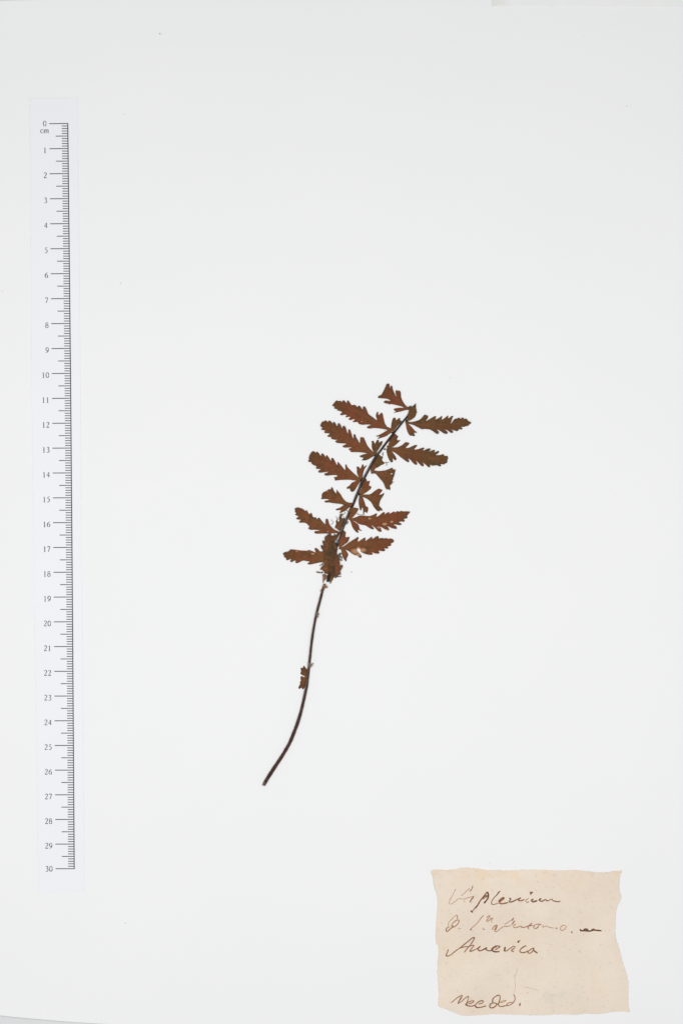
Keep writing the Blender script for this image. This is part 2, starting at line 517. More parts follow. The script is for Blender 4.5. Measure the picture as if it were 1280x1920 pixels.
# serif figures drawn with thick and thin strokes (unit: height 1, x to the right, y down)
def arc(cx, cy, rx, ry, a0, a1, n, w0, w1):
    r = []
    for i in range(n + 1):
        a = math.radians(a0 + (a1 - a0) * i / n)
        w = w0 + (w1 - w0) * abs(math.cos(a))
        r.append((cx + rx * math.cos(a), cy + ry * math.sin(a), w))
    return r
TH, TN = 0.15, 0.075
G = {
 '0': [arc(.25, .5, .20, .47, 0, 360, 18, TN, TH)],
 '1': [[(.25, .02, TH), (.25, .97, TH)], [(.10, .13, TN), (.24, .04, TN)], [(.10, .98, TN), (.40, .98, TN)]],
 '2': [[(.06, .24, TN), (.12, .08, TN*1.3), (.24, .02, TN*1.4), (.38, .10, TH*.9), (.41, .25, TH), (.36, .42, TH*.9), (.22, .65, TN*1.2), (.05, .93, TN)], [(.04, .94, TH*.9), (.38, .94, TH*.9), (.46, .80, TN)]],
 '3': [[(.07, .18, TN), (.20, .03, TN*1.2), (.36, .10, TH), (.37, .26, TH), (.26, .40, TN), (.17, .45, TN)], [(.17, .45, TN), (.33, .48, TN), (.42, .65, TH), (.38, .86, TH*.9), (.22, .98, TN*1.3), (.05, .93, TH*.8)]],
 '4': [[(.35, .02, TH*.8), (.35, .98, TH)], [(.35, .03, TN), (.04, .66, TN)], [(.03, .68, TN*1.4), (.47, .68, TN*1.4)]],
 '5': [[(.16, .06, TH), (.42, .05, TH)], [(.17, .04, TN), (.09, .36, TN)], [(.09, .36, TN), (.26, .38, TN*1.4), (.41, .55, TH), (.40, .76, TH), (.27, .94, TN*1.4), (.05, .96, TH*.8)]],
 '6': [[(.44, .02, TN), (.24, .16, TN*1.6), (.09, .42, TH), (.07, .68, TH), (.14, .90, TH*.8), (.26, .98, TN)], [(.26, .98, TN), (.40, .88, TH*.9), (.44, .68, TH), (.38, .48, TH*.8), (.26, .41, TN), (.10, .52, TN)]],
 '7': [[(.05, .06, TH), (.45, .06, TH)], [(.44, .07, TN*1.3), (.18, .98, TN*1.8)], [(.05, .06, TN), (.03, .22, TN)]],
 '8': [arc(.25, .25, .155, .22, 0, 360, 14, TN, TH*.9), arc(.25, .72, .195, .25, 0, 360, 14, TN, TH)],
 '9': [arc(.25, .33, .19, .30, 0, 360, 14, TN, TH), [(.43, .33, TH), (.41, .58, TH), (.28, .82, TN*1.7), (.06, .98, TN)]],
 'c': [[(.40, .48, TH*.8), (.28, .37, TN), (.13, .46, TH*.8), (.07, .67, TH), (.14, .90, TH*.8), (.27, .98, TN*1.2), (.42, .86, TN)]],
 'm': [[(.10, .38, TH), (.10, .97, TH)], [(.10, .50, TN), (.25, .37, TN), (.35, .46, TH), (.35, .97, TH)], [(.36, .50, TN), (.50, .37, TN), (.61, .46, TH), (.61, .97, TH)],
       [(.02, .98, TN), (.18, .98, TN)], [(.28, .98, TN), (.43, .98, TN)], [(.54, .98, TN), (.70, .98, TN)], [(.02, .40, TN), (.10, .38, TN)]],
}
def write(txt, x, y, h, name, adv, sx=1.22):
    st = []
    for ch in txt:
        for g in G[ch]:
            st.append(([(x + a * h * sx, y + b * h, c_ * h * 1.12) for a, b, c_ in g], 1.0, 1.0))
        x += adv[ch] * h if isinstance(adv, dict) else adv
    return ribbons(name, st, M_nink, rz, ruler, 0.00004)
for n in range(31):
    y = ty(n); H = 10.4
    top = y + (3.2 if 0 < n < 30 else 0.2) - H / 2
    off = bx(y) - 127.7
    if n < 10: write(str(n), 81.3 + off, top, H, "numeral", 7.4)
    else: write(str(n), 73.9 + off * 0.95, top, H, "numeral", 7.5)
write("cm", 75.8, 239.0, 10.8, "unit_letters", {'c': .60, 'm': .8}, 1.3)

# ------------------------------------------------------------------ label
lw = win(790, 1610, 3.048)
lab_out = lw((55,68),(100,62),(140,66),(190,60),(235,52),(300,53),(345,62),(385,66),(440,64),(480,68),(540,66),(600,62),(700,64),(760,68),(830,66),(880,65),(930,70),(980,76),(1040,78),(1090,73),(1140,68),
 (1130,90),(1126,150),(1128,190),(1137,215),(1131,240),(1116,270),(1107,300),(1105,350),(1103,420),(1112,470),(1125,510),(1138,560),(1150,600),(1166,650),(1178,700),(1180,740),(1178,790),(1180,845),(1190,876),
 (1150,873),(1100,873),(1050,880),(1000,886),(940,884),(880,890),(800,888),(700,893),(600,893),(520,890),(420,887),(330,893),(250,896),(215,890),(170,870),(130,855),(98,842),
 (98,800),(97,740),(95,700),(90,640),(96,560),(97,500),(83,480),(80,460),(82,400),(85,350),(90,290),(92,240),(88,200),(78,170),(70,140),(66,110),(60,90))
lo = spline(lab_out, True, 1.6)
for p in lo:
    dx, dy = nz(p[0], p[1], 0.35, 2) * 1.0, nz(p[0], p[1], 0.35, 11) * 1.0
    dx += nz(p[0], p[1], 0.9, 31) * 0.9; dy += nz(p[0], p[1], 0.9, 41) * 0.9
    p += (dx, dy)
V, F = fill(lo, grid=3.5)
def lab_z(x, y):
    z = 0.00034 + 0.00014 * nz(x, y, 0.012, 4) + 0.00004 * nz(x, y, 0.05, 8)
    if x < 840: z += 0.0006 * max(0, (840 - x) / 32) ** 2 * math.exp(-((y - 1668) / 22) ** 2)      # curled place on the left edge
    if y < 1645: z += 0.00025 * ((1645 - y) / 18) ** 2 * math.exp(-((x - 1125) / 30) ** 2)
    return z
label = slab("paper_label", V, F, np.array([lab_z(*p) for p in V]), 0.00016, M_label)
tag(label, "torn cream paper label with faded brown handwriting in the lower right corner", "label")

H1 = win(830, 1650, 18.286); H2 = win(890, 1660, 14.222); H3 = win(970, 1660, 14.222); H4 = win(830, 1710, 14.222); H5 = win(915, 1710, 14.222)
H6 = win(830, 1750, 12.8); H7 = win(920, 1750, 12.8); H8 = win(840, 1855, 8.828); H9 = win(980, 1690, 6.4); HA = win(820, 1750, 6.095)
words = {
 "Asplenium": [
  (H1((430,310),(400,370),(350,470),(290,580),(230,680),(205,760),(215,810),(270,820),(330,790),(430,720),(530,635)), 1.1, .22),
  (H1((437,300),(425,340)), 1.5, .35),
  (H1((530,635),(600,645),(700,645),(780,635),(860,605),(950,580),(1040,550)), 1.1, .32),
  (H1((620,535),(690,490),(780,400),(860,330),(920,280)), 1.2, .35),
  (H1((1015,190),(1010,240),(980,310),(950,360),(920,390)), 1.4, .6),
  (H1((750,670),(725,720),(745,780)), 1.0, .2),
  (H1((1050,555),(1010,620),(960,680),(930,740),(945,760)), 1.9, .7),
  (H1((1290,670),(1200,840),(1120,930),(1040,1020),(1000,1050)), 2.0, .6),
  (H1((940,1050),(975,1075),(1025,1105)), 2.3, .95),
  (H2((10,600),(60,540),(130,420),(200,330),(270,240),(320,170)), 2.1, .72),
  (H2((190,340),(270,300),(325,270)), 3.2, .85), (H2((215,370),(290,260)), 2.2, .6),
  (H2((320,170),(350,230),(345,320),(300,400),(235,475)), 2.4, .88),
  (H2((680,155),(640,165),(590,240),(520,310),(460,390),(435,450),(445,495),(490,510),(560,490),(620,470)), 1.5, .72),
  (H2((640,165),(600,225)), 2.2, .7),
  (H2((620,430),(680,370),(740,325),(770,345),(700,400),(650,440),(660,475),(720,487),(800,475),(880,450)), 2.2, .78),
  (H2((900,345),(945,350),(935,390),(905,430),(940,445),(1010,425),(1080,390),(1160,350),(1220,325)), 1.8, .75),
  (H2((1220,325),(1170,360),(1150,390),(1200,410),(1275,400)), 1.7, .72),
  (H3((85,330),(40,360),(10,390),(50,412),(120,395),(180,375)), 1.7, .7),
  (H3((290,350),(240,370),(210,410),(230,445),(260,455),(295,420)), 1.4, .45),
  (H3((420,370),(370,385),(365,410),(400,435),(440,430),(520,405)), 2.3, .85),
  (H3((630,350),(570,380),(590,410),(640,422),(690,400),(740,370)), 2.0, .85),
  (H3((740,370),(770,405),(810,410),(850,385),(900,368),(940,410),(1000,420),(1060,435),(1130,420)), 1.7, .72),
  (H3((335,170),(350,250)), 2.6, .95), (H3((360,170),(402,205)), 2.2, .9)],
 "D": [
  (H4((320,95),(355,80),(380,95),(380,150),(370,185)), 1.4, .55),
  (H4((355,85),(300,120),(240,180),(180,240),(145,290),(140,350),(160,395),(200,400)), 1.1, .28),
  (H4((370,210),(420,215),(425,260),(390,320),(330,370),(270,405),(240,380),(235,330),(280,280),(340,230),(370,210)), 1.5, .55),
  (H4((230,340),(270,395),(295,400)), 2.2, .45),
  (H4((270,400),(200,440),(150,490),(110,515),(80,490),(100,430),(150,390)), 1.6, .55),
  (H4((390,435),(480,432)), 1.1, .35)],
 "Sn": [
  (H4((1090,75),(1050,115),(980,200),(920,280),(830,370),(760,430),(715,480)), 1.4, .4),
  (H4((712,485),(765,445)), 1.9, .55), (H4((788,490),(794,512)), 1.9, .45),
  (H4((1150,150),(1190,115),(1240,95),(1250,110),(1200,170),(1160,220),(1165,245),(1200,240),(1250,200),(1300,150)), 1.3, .48),
  (H4((1045,450),(1110,460)), 1.6, .6),
  (H5((135,150),(90,190),(80,240),(90,280)), 1.3, .42)],
 "Antonio": [
  (H5((230,340),(170,370),(120,420),(105,480)), 1.7, .5), (H5((230,340),(210,400),(170,490)), 2.8, .55),
  (H5((150,500),(200,525),(260,490),(330,430),(400,380)), 1.2, .45), (H5((400,380),(460,385),(540,375),(610,355)), 1.3, .45),
  (H5((430,330),(500,290),(560,240),(620,210),(670,155)), 1.1, .42), (H5((672,152),(620,230)), 2.0, .6),
  (H5((705,225),(660,280),(630,340)), 1.9, .5), (H5((730,320),(680,355),(670,400),(720,418),(790,395),(870,365)), 1.4, .45),
  (H5((870,365),(870,385),(900,405),(960,405),(1040,380)), 1.8, .62), (H5((875,258),(890,272)), 1.3, .45),
  (H5((1160,285),(1100,345),(1055,395),(1075,460)), 1.6, .62), (H5((1030,380),(1110,365),(1190,352)), 1.6, .62),
  (H9((190,270),(145,280),(125,310),(150,325),(180,305),(190,280),(218,280)), 1.5, .52),
  (H9((240,280),(235,310),(275,295),(310,310),(370,320)), 1.2, .28), (H9((385,320),(410,322)), 1.6, .65), (H9((428,262),(432,270)), 1.2, .35),
  (H9((510,290),(470,290),(445,320),(460,348),(500,330),(518,295)), 1.3, .32), (H9((578,358),(587,382)), 1.8, .7)],
 "en": [
  (H9((685,330),(690,350),(745,352),(800,355),(850,345),(940,352)), 2.2, .98),
  (H9((720,345),(750,330),(780,345)), 2.4, 1.0), (H9((815,345),(840,331),(868,345)), 1.8, .85)],
 "America": [
  (H6((125,380),(110,430),(80,500),(75,535),(110,545),(190,510),(300,420),(400,350),(500,270),(600,190),(700,110),(750,100),(740,140),(700,210),(650,280),(580,360),(515,445)), 1.7, .66),
  (H6((70,530),(110,548)), 2.2, .7), (H6((700,108),(755,100)), 2.2, .7), (H6((510,440),(518,458)), 2.0, .9),
  (H6((400,350),(500,325),(620,310),(700,285),(740,290),(700,340),(640,420),(660,430),(740,400),(830,355),(900,300)), 1.7, .66),
  (H6((900,300),(850,350),(845,395),(880,415),(950,395),(1030,350),(1060,345)), 2.2, .78),
  (H6((1050,345),(1020,370),(1060,405),(1130,415),(1190,400)), 1.9, .85),
  (H6((1190,400),(1185,370),(1230,330),(1285,305)), 3.0, .85),
  (H7((20,400),(10,370),(60,325),(130,300),(205,305),(205,325),(150,360),(90,395)), 1.7, .75),
  (H7((10,380),(50,425),(110,440),(205,430)), 2.2, .9),
  (H7((340,320),(325,370),(320,430)), 2.7, .85),
  (H7((320,430),(380,410),(450,360),(530,310),(570,315),(560,350),(490,400),(500,425),(550,432)), 1.5, .68),
  (H7((640,180),(655,225)), 2.4, .98), (H7((645,185),(697,175)), 1.7, .9),
  (H7((850,305),(810,300),(740,350),(690,400),(695,440),(750,460),(830,445),(900,415)), 1.8, .75),
  (H7((900,420),(960,375),(1020,355),(1010,400),(960,460),(910,475),(880,450),(890,425)), 1.8, .72),
  (H7((1020,400),(1050,430),(1115,475)), 2.1, .9)],
 "Needed": [
  (H8((45,220),(110,165),(170,120),(230,95),(215,140),(170,200),(155,238)), 1.5, .62), (H8((215,120),(165,215)), 2.0, .6),
  (H8((155,238),(220,195),(280,140),(330,115),(325,160),(310,210),(290,240)), 1.4, .62),
  (H8((290,245),(300,230),(350,200),(410,185),(420,200),(380,225),(330,240)), 1.6, .72), (H8((285,235),(305,262)), 3.2, .78),
  (H8((290,250),(330,272),(390,275),(440,258)), 2.0, .8),
  (H8((450,250),(500,205),(560,182),(575,200),(550,230),(500,240)), 1.7, .7), (H8((450,250),(450,285),(490,300),(560,290),(625,272)), 1.8, .78),
  (H8((730,220),(735,160),(780,115),(830,95),(855,115),(850,170),(830,230),(815,255)), 1.7, .7),
  (H8((720,220),(770,225),(800,240),(770,285),(720,305),(685,290),(690,250),(730,225)), 1.9, .74),
  (H8((815,240),(850,215),(910,185),(955,182),(920,205),(860,220)), 1.2, .42), (H8((820,250),(850,280),(900,278),(970,265)), 1.6, .72),
  (H8((1060,215),(1000,220),(965,250),(980,268),(1030,250),(1075,215),(1100,160),(1095,110),(1075,80)), 1.4, .6),
  (H8((1187,222),(1176,272)), 2.4, .8)],
}
for wname, st in words.items():
    o = ribbons("handwriting", st, M_ink, lab_z, label, gain=1.34)
    o['label'] = "handwritten word %s in brown ink" % wname
st = [(HA((915,400),(880,500),(885,600),(870,690)), 0.9, .14), (HA((980,610),(1060,625),(1150,655)), 1.0, .10), (HA((1010,675),(1035,685)), 1.3, .2)]
for i in range(70):
    x, y = random.uniform(835, 1150), random.uniform(1645, 1890)
    if y > 1880 and x < 850: continue
    a = random.uniform(0, 3.1); l = random.uniform(0.8, 2.0)
    if x > 1145 and y < 1800: continue
    st.append(([(x, y), (x + l * math.cos(a), y + l * math.sin(a))], random.uniform(.9, 1.5), random.uniform(.12, .38)))
ribbons("paper_fibres", st, M_ink, lab_z, label, 0.00002)['kind'] = 'stuff'

# ------------------------------------------------------------------ fern
fern = bpy.data.objects.new("pressed_fern", None)
sc.collection.objects.link(fern)
fern.empty_display_size = 0.02
tag(fern, "pressed dried brown fern frond with toothed leaflets on a thin dark curved stalk", "fern")

def leaf(name, outline, axis, mat, z0, parent, holes=(), pale=(), seed=0.0, smooth=0.9, relief=1.0, edge_w=2.0):
    ol = spline(outline, True, smooth)
    hs = [spline(h, True, 0.8) for h in holes]
    V, F = fill(ol, hs, grid=1.15)
    ax = spline(axis, step=2.0)
    d = seg_dist(V, ol, True)
    for h in hs: d = np.minimum(d, seg_dist(V, h, True))
    # position along and across the leaf
    a, b = np.array(axis[0], float), np.array(axis[-1], float)
    L = np.linalg.norm(b - a); u_ = (b - a) / L; n_ = np.array([-u_[1], u_[0]])
    u = (V - a) @ u_; v = (V - a) @ n_
    dm = seg_dist(V, ax)
    ph = u - np.abs(dm) * 1.5
    nn = np.array([nz(p[0], p[1], 0.10, seed) for p in V])
    vein = np.clip(np.cos(ph * 1.05 + nn * 1.8) - 0.35, 0, 1) * np.clip(dm / 3, 0, 1)
    big = np.array([nz(p[0], p[1], 0.045, seed + 20) for p in V])
    fin = np.array([nz(p[0], p[1], 0.30, seed + 40) for p in V])
    z = z0 + PX * relief * (0.80 * big + 0.45 * nn + 0.22 * fin - 0.28 * vein + 0.25 * np.exp(-dm / 1.6))
    z += PX * 0.45 * np.clip(1 - d / 2.5, 0, 1) * nn * 2
    z = np.maximum(z, 0.00019)
    ew = edge_w * (1 + 0.8 * nn)
    edge = np.clip(1 - d / np.maximum(ew, .4), 0, 1) ** 1.2 * np.clip(0.65 + 1.4 * big + .5 * fin, 0.1, 1)
    # lobe tips far from the axis dry darker
    pl = np.zeros(len(V)); ring = np.zeros(len(V))
    for (px, py, r) in pale:
        q = np.hypot((V[:, 0] - px) / 1.35, (V[:, 1] - py) / 0.8) / r + 0.25 * fin
        pl = np.maximum(pl, np.clip((1.15 - q) * (2.2 if r < 5 else 1.1), 0, 0.85))
        if r > 2.1: ring = np.maximum(ring, np.clip(1 - np.abs(q - 1.45) / 0.45, 0, 1) * 0.55)
    attr = np.stack([np.maximum(edge, ring) * (1 - pl), np.clip(vein, 0, 1), pl, np.clip(u / L, 0, 1)], 1)
    o = slab(name, V, F, z, 0.00012, mat, parent, attr)
    if name == "leaflet": o['top_count'] = len(V)
    return o

A1 = win(700, 710, 12.8); A2 = win(760, 770, 9.846); A3 = win(620, 745, 10.667); A4 = win(680, 765, 14.222); A5 = win(740, 820, 12.19)
A6 = win(595, 780, 11.636); A7 = win(660, 810, 18.286); A8 = win(575, 840, 11.636)
B1 = win(640, 860, 11.636); B2 = win(595, 905, 15.06); B3 = win(645, 935, 9.846); B4 = win(625, 995, 10.667); B5 = win(545, 945, 12.8)
B6 = win(525, 1015, 14.222); B7 = win(600, 955, 21.333); B8 = win(585, 1020, 18.286); C6 = win(530, 1080, 8.0)

MM = 0.001
pieces = [
 # (label, main outline, axis, material, z, holes, pale, [lobes (outline, axis, mat, z)])
 ("broken leaflet at the very top of the frond, pointing up left",
  A1((105,440),(130,410),(160,400),(190,385),(215,340),(250,270),(290,190),(315,130),(350,115),(375,125),(382,160),(388,230),(395,235),(410,180),(428,168),(447,180),(455,230),(475,290),(500,350),(525,400),(546,430),(552,420),(535,370),(527,320),(535,285),(555,275),(575,290),(590,300),(605,285),(625,290),(645,320),(655,380),(660,440),(680,500),(710,560),(750,620),(800,670),(860,700),(865,745),(790,738),(740,725),(700,680),(620,655),(560,640),(480,622),(420,612),(370,620),(350,608),(362,597),(320,602),(280,590),(245,570),(250,545),(290,525),(340,530),(405,537),(400,522),(350,495),(290,480),(220,475),(160,470),(115,465)),
  A1((850,725),(720,640),(600,540),(450,420),(300,300)), M_leaf_red, .34, [], [],
  [(A1((730,705),(680,700),(620,698),(560,705),(510,715),(480,740),(500,765),(532,785),(480,820),(520,815),(580,803),(650,790),(720,770),(790,752),(845,748),(840,715)), A1((840,735),(490,760)), M_leaf, .26),
   (A1((845,760),(826,690),(860,665),(885,650),(905,655),(930,680),(960,665),(1000,640),(1020,660),(1010,700),(1030,745),(1020,770),(1038,805),(1020,840),(1010,880),(980,930),(930,970),(880,1000),(850,1012),(820,1000),(800,960),(800,900),(830,830)), A1((820,990),(900,840),(980,690)), M_leaf_olive, .62)]),
 ("uppermost leaflet on the right side, long and toothed",
  A2((-8,215),(0,180),(30,182),(60,205),(120,208),(180,195),(240,175),(290,140),(330,95),(355,75),(385,85),(412,100),(405,140),(385,165),(365,190),(400,180),(460,145),(510,115),(550,98),(565,110),(555,135),(550,165),(600,140),(640,115),(665,100),(678,115),(665,145),(672,165),(720,135),(750,110),(780,90),(790,105),(780,130),(790,140),(820,120),(850,98),(878,98),(870,120),(855,150),(845,190),(832,235),(843,240),(860,210),(890,165),(920,150),(960,140),(990,128),(1002,140),(1000,158),(1020,150),(1035,130),(1065,132),(1075,155),(1095,148),(1120,148),(1135,165),(1150,185),(1175,200),(1195,208),(1210,225),(1195,240),(1170,262),(1140,285),(1105,288),(1085,300),(1050,300),(1020,305),(1045,320),(1048,335),(1025,350),(1000,345),(975,340),(978,360),(950,378),(915,372),(880,360),(840,347),(865,370),(875,395),(860,412),(830,408),(800,385),(760,360),(727,350),(755,375),(775,400),(770,425),(740,430),(700,418),(660,390),(610,360),(572,350),(595,370),(615,400),(600,428),(570,428),(545,410),(510,385),(460,355),(400,342),(330,340),(300,345),(270,330),(210,300),(150,270),(100,255),(65,248),(40,262),(10,255)),
  A2((0,225),(300,255),(600,260),(900,240),(1190,225)), M_leaf_olive, .36, [], [],
  [(A2((8,240),(60,258),(90,280),(120,310),(150,345),(175,375),(210,400),(195,412),(160,405),(160,430),(172,455),(155,475),(130,465),(110,462),(90,465),(70,450),(45,410),(25,360),(12,310)), A2((20,250),(60,350),(140,450)), M_leaf_red, .27)]),
 ("second leaflet down on the left side, long and toothed",
  A3((1190,615),(1160,605),(1120,585),(1095,550),(1075,510),(1060,440),(1045,380),(1035,330),(1010,308),(985,330),(955,360),(945,330),(945,295),(925,295),(905,340),(900,375),(915,420),(925,460),(890,440),(840,400),(780,360),(745,325),(720,260),(690,200),(655,180),(640,210),(640,240),(625,235),(600,195),(570,165),(545,175),(530,200),(500,165),(470,150),(430,155),(405,145),(380,100),(350,65),(325,70),(320,115),(295,95),(265,62),(240,65),(235,90),(205,80),(180,68),(155,78),(130,65),(105,68),(70,110),(30,160),(60,185),(80,190),(65,215),(90,232),(135,240),(125,262),(170,272),(225,295),(215,315),(185,340),(210,360),(260,352),(300,350),(320,362),(290,385),(315,400),(365,390),(390,400),(355,430),(375,455),(420,450),(470,437),(475,455),(435,485),(470,497),(540,495),(545,515),(575,540),(640,550),(720,545),(800,547),(795,560),(760,570),(720,598),(745,622),(790,625),(860,615),(940,620),(1030,632),(1100,645),(1150,665),(1190,690),(1230,690),(1240,650)),
  A3((1200,650),(1000,540),(700,380),(400,240),(60,150)), M_leaf_red, .34, [A3((595,487),(615,482),(640,487),(615,493))], [(736.5,810,3.0)],
  [(A4((745,590),(752,480),(765,400),(785,320),(810,270),(840,255),(865,270),(880,310),(890,335),(920,300),(950,275),(985,270),(992,295),(985,325),(1020,340),(1030,362),(1000,400),(960,440),(910,490),(860,560),(820,620),(800,665),(760,660),(735,630)), A4((790,640),(820,480),(880,370)), M_leaf_olive, .27),
   (A4((755,660),(700,695),(640,740),(560,775),(480,800),(420,820),(390,818),(420,790),(450,760),(400,765),(360,755),(365,735),(410,728),(460,705),(520,670),(580,635),(640,600),(700,590),(765,610)), A4((750,630),(560,710),(420,790)), M_leaf_red, .26)]),
 ("second leaflet down on the right side, broad with a blunt dark end",
  A5((-190,215),(-170,190),(-97,215),(-50,228),(0,230),(60,225),(120,200),(180,165),(230,120),(260,112),(320,128),(325,150),(290,190),(245,240),(310,240),(370,215),(430,190),(470,175),(500,178),(508,195),(480,225),(440,275),(500,275),(560,260),(620,240),(660,235),(672,250),(650,280),(632,305),(680,290),(740,262),(800,255),(812,275),(790,305),(770,330),(820,310),(870,290),(905,288),(912,310),(900,345),(940,330),(985,308),(1008,325),(990,360),(930,405),(980,405),(1050,400),(1085,385),(1115,390),(1125,420),(1160,425),(1200,428),(1205,460),(1215,485),(1195,510),(1195,560),(1170,595),(1140,600),(1125,620),(1070,615),(1040,620),(1050,650),(1020,668),(985,650),(950,640),(900,645),(850,648),(800,620),(803,655),(790,685),(760,680),(730,650),(680,610),(630,575),(650,610),(660,645),(640,665),(600,650),(550,600),(500,550),(472,530),(495,570),(508,610),(490,630),(450,618),(400,570),(350,510),(300,482),(315,520),(325,550),(305,570),(260,550),(200,505),(130,455),(70,405),(0,355),(-60,325),(-120,300),(-165,260)),
  A5((-150,240),(200,330),(600,410),(1180,510)), M_leaf_olive, .36, [], [],
  [(A4((790,690),(860,690),(890,720),(910,745),(935,740),(935,775),(915,810),(915,855),(950,860),(985,850),(990,870),(960,905),(920,945),(880,980),(840,1010),(800,1035),(720,1038),(660,1030),(670,1000),(700,910),(700,870),(730,780)), A4((700,1010),(800,900),(870,780)), M_leaf_olive, .28),
   ([(724.5,841),(731,841.5),(734.4,846.5),(740,854),(742.6,859.7),(741.8,863),(738.5,862),(735.6,858.9),(736.2,864.6),(734.4,867.2),(731,864.8),(727.2,858),(724.8,850),(724,845)], [(727,842),(731,853),(734,865)], M_leaf_olive, .27)]),
 ("broken wedge shaped leaflet on the right side with a ragged end and a small slit",
  B1((630,240),(690,232),(715,255),(780,268),(860,268),(950,255),(1030,230),(1090,200),(1115,210),(1120,235),(1180,240),(1168,270),(1172,290),(1155,305),(1166,330),(1148,345),(1156,365),(1138,380),(1140,400),(1122,420),(1125,450),(1108,470),(1112,500),(1136,515),(1098,530),(1106,550),(1080,560),(1076,582),(1050,575),(1065,640),(1055,685),(1020,670),(990,675),(960,640),(935,580),(900,510),(850,450),(790,380),(740,330),(700,325),(650,330),(640,280)),
  B1((650,270),(850,330),(1090,420)), M_leaf, .34, [B1((1058,335),(1085,322),(1118,320),(1112,334),(1085,342),(1065,346))], [(717.5,911,0.5)],
  [(B1((752,-66),(826,-83),(858,-50),(900,-50),(890,0),(885,40),(935,85),(930,110),(905,130),(860,145),(800,185),(740,215),(715,248),(650,245),(630,200),(660,140),(700,50),(735,-20)), B1((680,220),(760,80),(830,-40)), M_leaf_olive, .27)]),
 ("third leaflet down on the left side, long and toothed",
  A6((1220,790),(1180,750),(1130,700),(1090,650),(1060,590),(1030,520),(1008,470),(980,465),(960,470),(940,460),(932,490),(930,540),(925,592),(900,560),(870,510),(840,460),(825,410),(805,395),(788,410),(785,450),(780,492),(760,450),(740,380),(715,310),(700,292),(675,295),(668,330),(665,382),(645,345),(620,270),(590,220),(565,215),(550,240),(545,282),(525,250),(500,190),(465,155),(445,175),(440,210),(415,215),(395,165),(360,128),(340,140),(340,165),(320,155),(295,120),(260,98),(240,110),(235,135),(210,115),(180,98),(155,100),(145,118),(110,118),(85,155),(65,200),(68,225),(95,248),(110,265),(75,285),(100,305),(165,318),(145,355),(175,375),(265,383),(255,400),(215,435),(240,458),(305,462),(290,485),(330,510),(390,520),(450,520),(410,535),(390,550),(410,580),(450,592),(530,598),(630,605),(600,625),(545,660),(570,685),(610,692),(690,688),(752,686),(680,715),(690,740),(715,755),(715,775),(750,790),(850,790),(950,795),(1030,805),(1080,820),(1130,860),(1200,880),(1265,860),(1260,815)),
  A6((1230,830),(950,640),(600,420),(300,280),(80,190)), M_leaf_red, .34, [], [],
  [(A7((740,695),(700,620),(675,540),(668,450),(672,370),(665,320),(690,300),(725,310),(750,350),(775,400),(800,370),(825,320),(850,280),(880,265),(910,280),(912,330),(920,365),(950,345),(990,320),(1040,315),(1030,370),(1010,430),(960,510),(900,600),(850,680),(830,750),(780,790),(735,760)), A7((780,770),(820,550),(870,300)), M_leaf_olive, .28),
   (A7((560,740),(500,745),(430,755),(360,775),(300,800),(255,830),(290,865),(340,875),(385,885),(370,920),(325,965),(380,975),(450,975),(540,945),(620,900),(700,850),(790,815),(760,750),(640,730)), A7((760,790),(540,850),(330,860)), M_leaf_olive, .27)]),
 ("fourth leaflet down on the left side, long and toothed",
  A8((1140,650),(1080,600),(1020,550),(950,480),(890,420),(865,365),(850,355),(838,375),(840,430),(832,477),(790,430),(740,370),(705,330),(685,305),(668,315),(670,345),(660,370),(630,320),(590,240),(560,215),(535,225),(535,260),(525,277),(495,230),(460,180),(440,155),(420,165),(415,197),(400,185),(370,135),(340,115),(320,125),(315,155),(300,167),(270,120),(235,85),(210,82),(205,105),(190,100),(165,75),(130,72),(100,95),(65,150),(48,200),(45,245),(55,262),(25,280),(40,300),(100,315),(110,345),(150,375),(200,392),(215,405),(200,440),(230,458),(305,460),(270,490),(250,520),(280,540),(350,535),(420,525),(475,518),(440,540),(390,560),(390,590),(440,605),(530,595),(640,592),(670,605),(640,630),(590,645),(615,680),(610,705),(640,710),(720,700),(830,695),(930,695),(1000,705),(1060,712),(1110,718),(1180,725),(1195,690)),
  A8((1170,690),(900,560),(600,410),(300,280),(70,180)), M_leaf_red, .34, [], [],
  [(B1((395,430),(355,360),(335,290),(335,230),(328,190),(345,172),(380,180),(400,215),(415,210),(430,180),(445,145),(465,118),(480,150),(485,185),(510,165),(545,142),(525,190),(490,250),(470,320),(460,380),(445,450),(410,450)), B1((430,440),(430,300),(460,150)), M_leaf, .28),
   (B1((410,460),(340,480),(280,500),(220,530),(180,580),(140,610),(108,640),(130,658),(185,655),(190,690),(225,725),(270,710),(310,660),(350,590),(390,530),(430,480)), B1((410,480),(280,570),(190,670)), M_leaf, .27)]),
 ("short broken leaflet on the left side with a ragged blunt end",
  B2((1000,575),(880,565),(820,545),(760,490),(700,410),(650,330),(600,265),(570,240),(550,205),(530,220),(540,260),(530,305),(505,285),(470,240),(440,170),(425,135),(405,128),(385,150),(380,185),(355,190),(330,178),(290,205),(230,240),(170,270),(145,300),(120,345),(125,400),(105,460),(160,465),(240,462),(320,477),(330,490),(270,500),(220,510),(200,540),(240,562),(320,560),(420,575),(540,590),(640,600),(700,612),(750,640),(830,640),(900,690),(1000,660)),
  B2((980,620),(700,500),(400,380),(150,370)), M_leaf, .34, [], [(613.8,921,1.2)],
  [(B2((910,670),(860,645),(780,640),(720,650),(660,690),(600,720),(540,735),(515,765),(560,782),(620,775),(660,785),(640,820),(615,850),(650,855),(700,835),(760,810),(820,770),(870,720),(915,690)), B2((890,670),(720,720),(540,770)), M_leaf_red, .27)]),
 ("broken fish tail shaped leaflet on the right side",
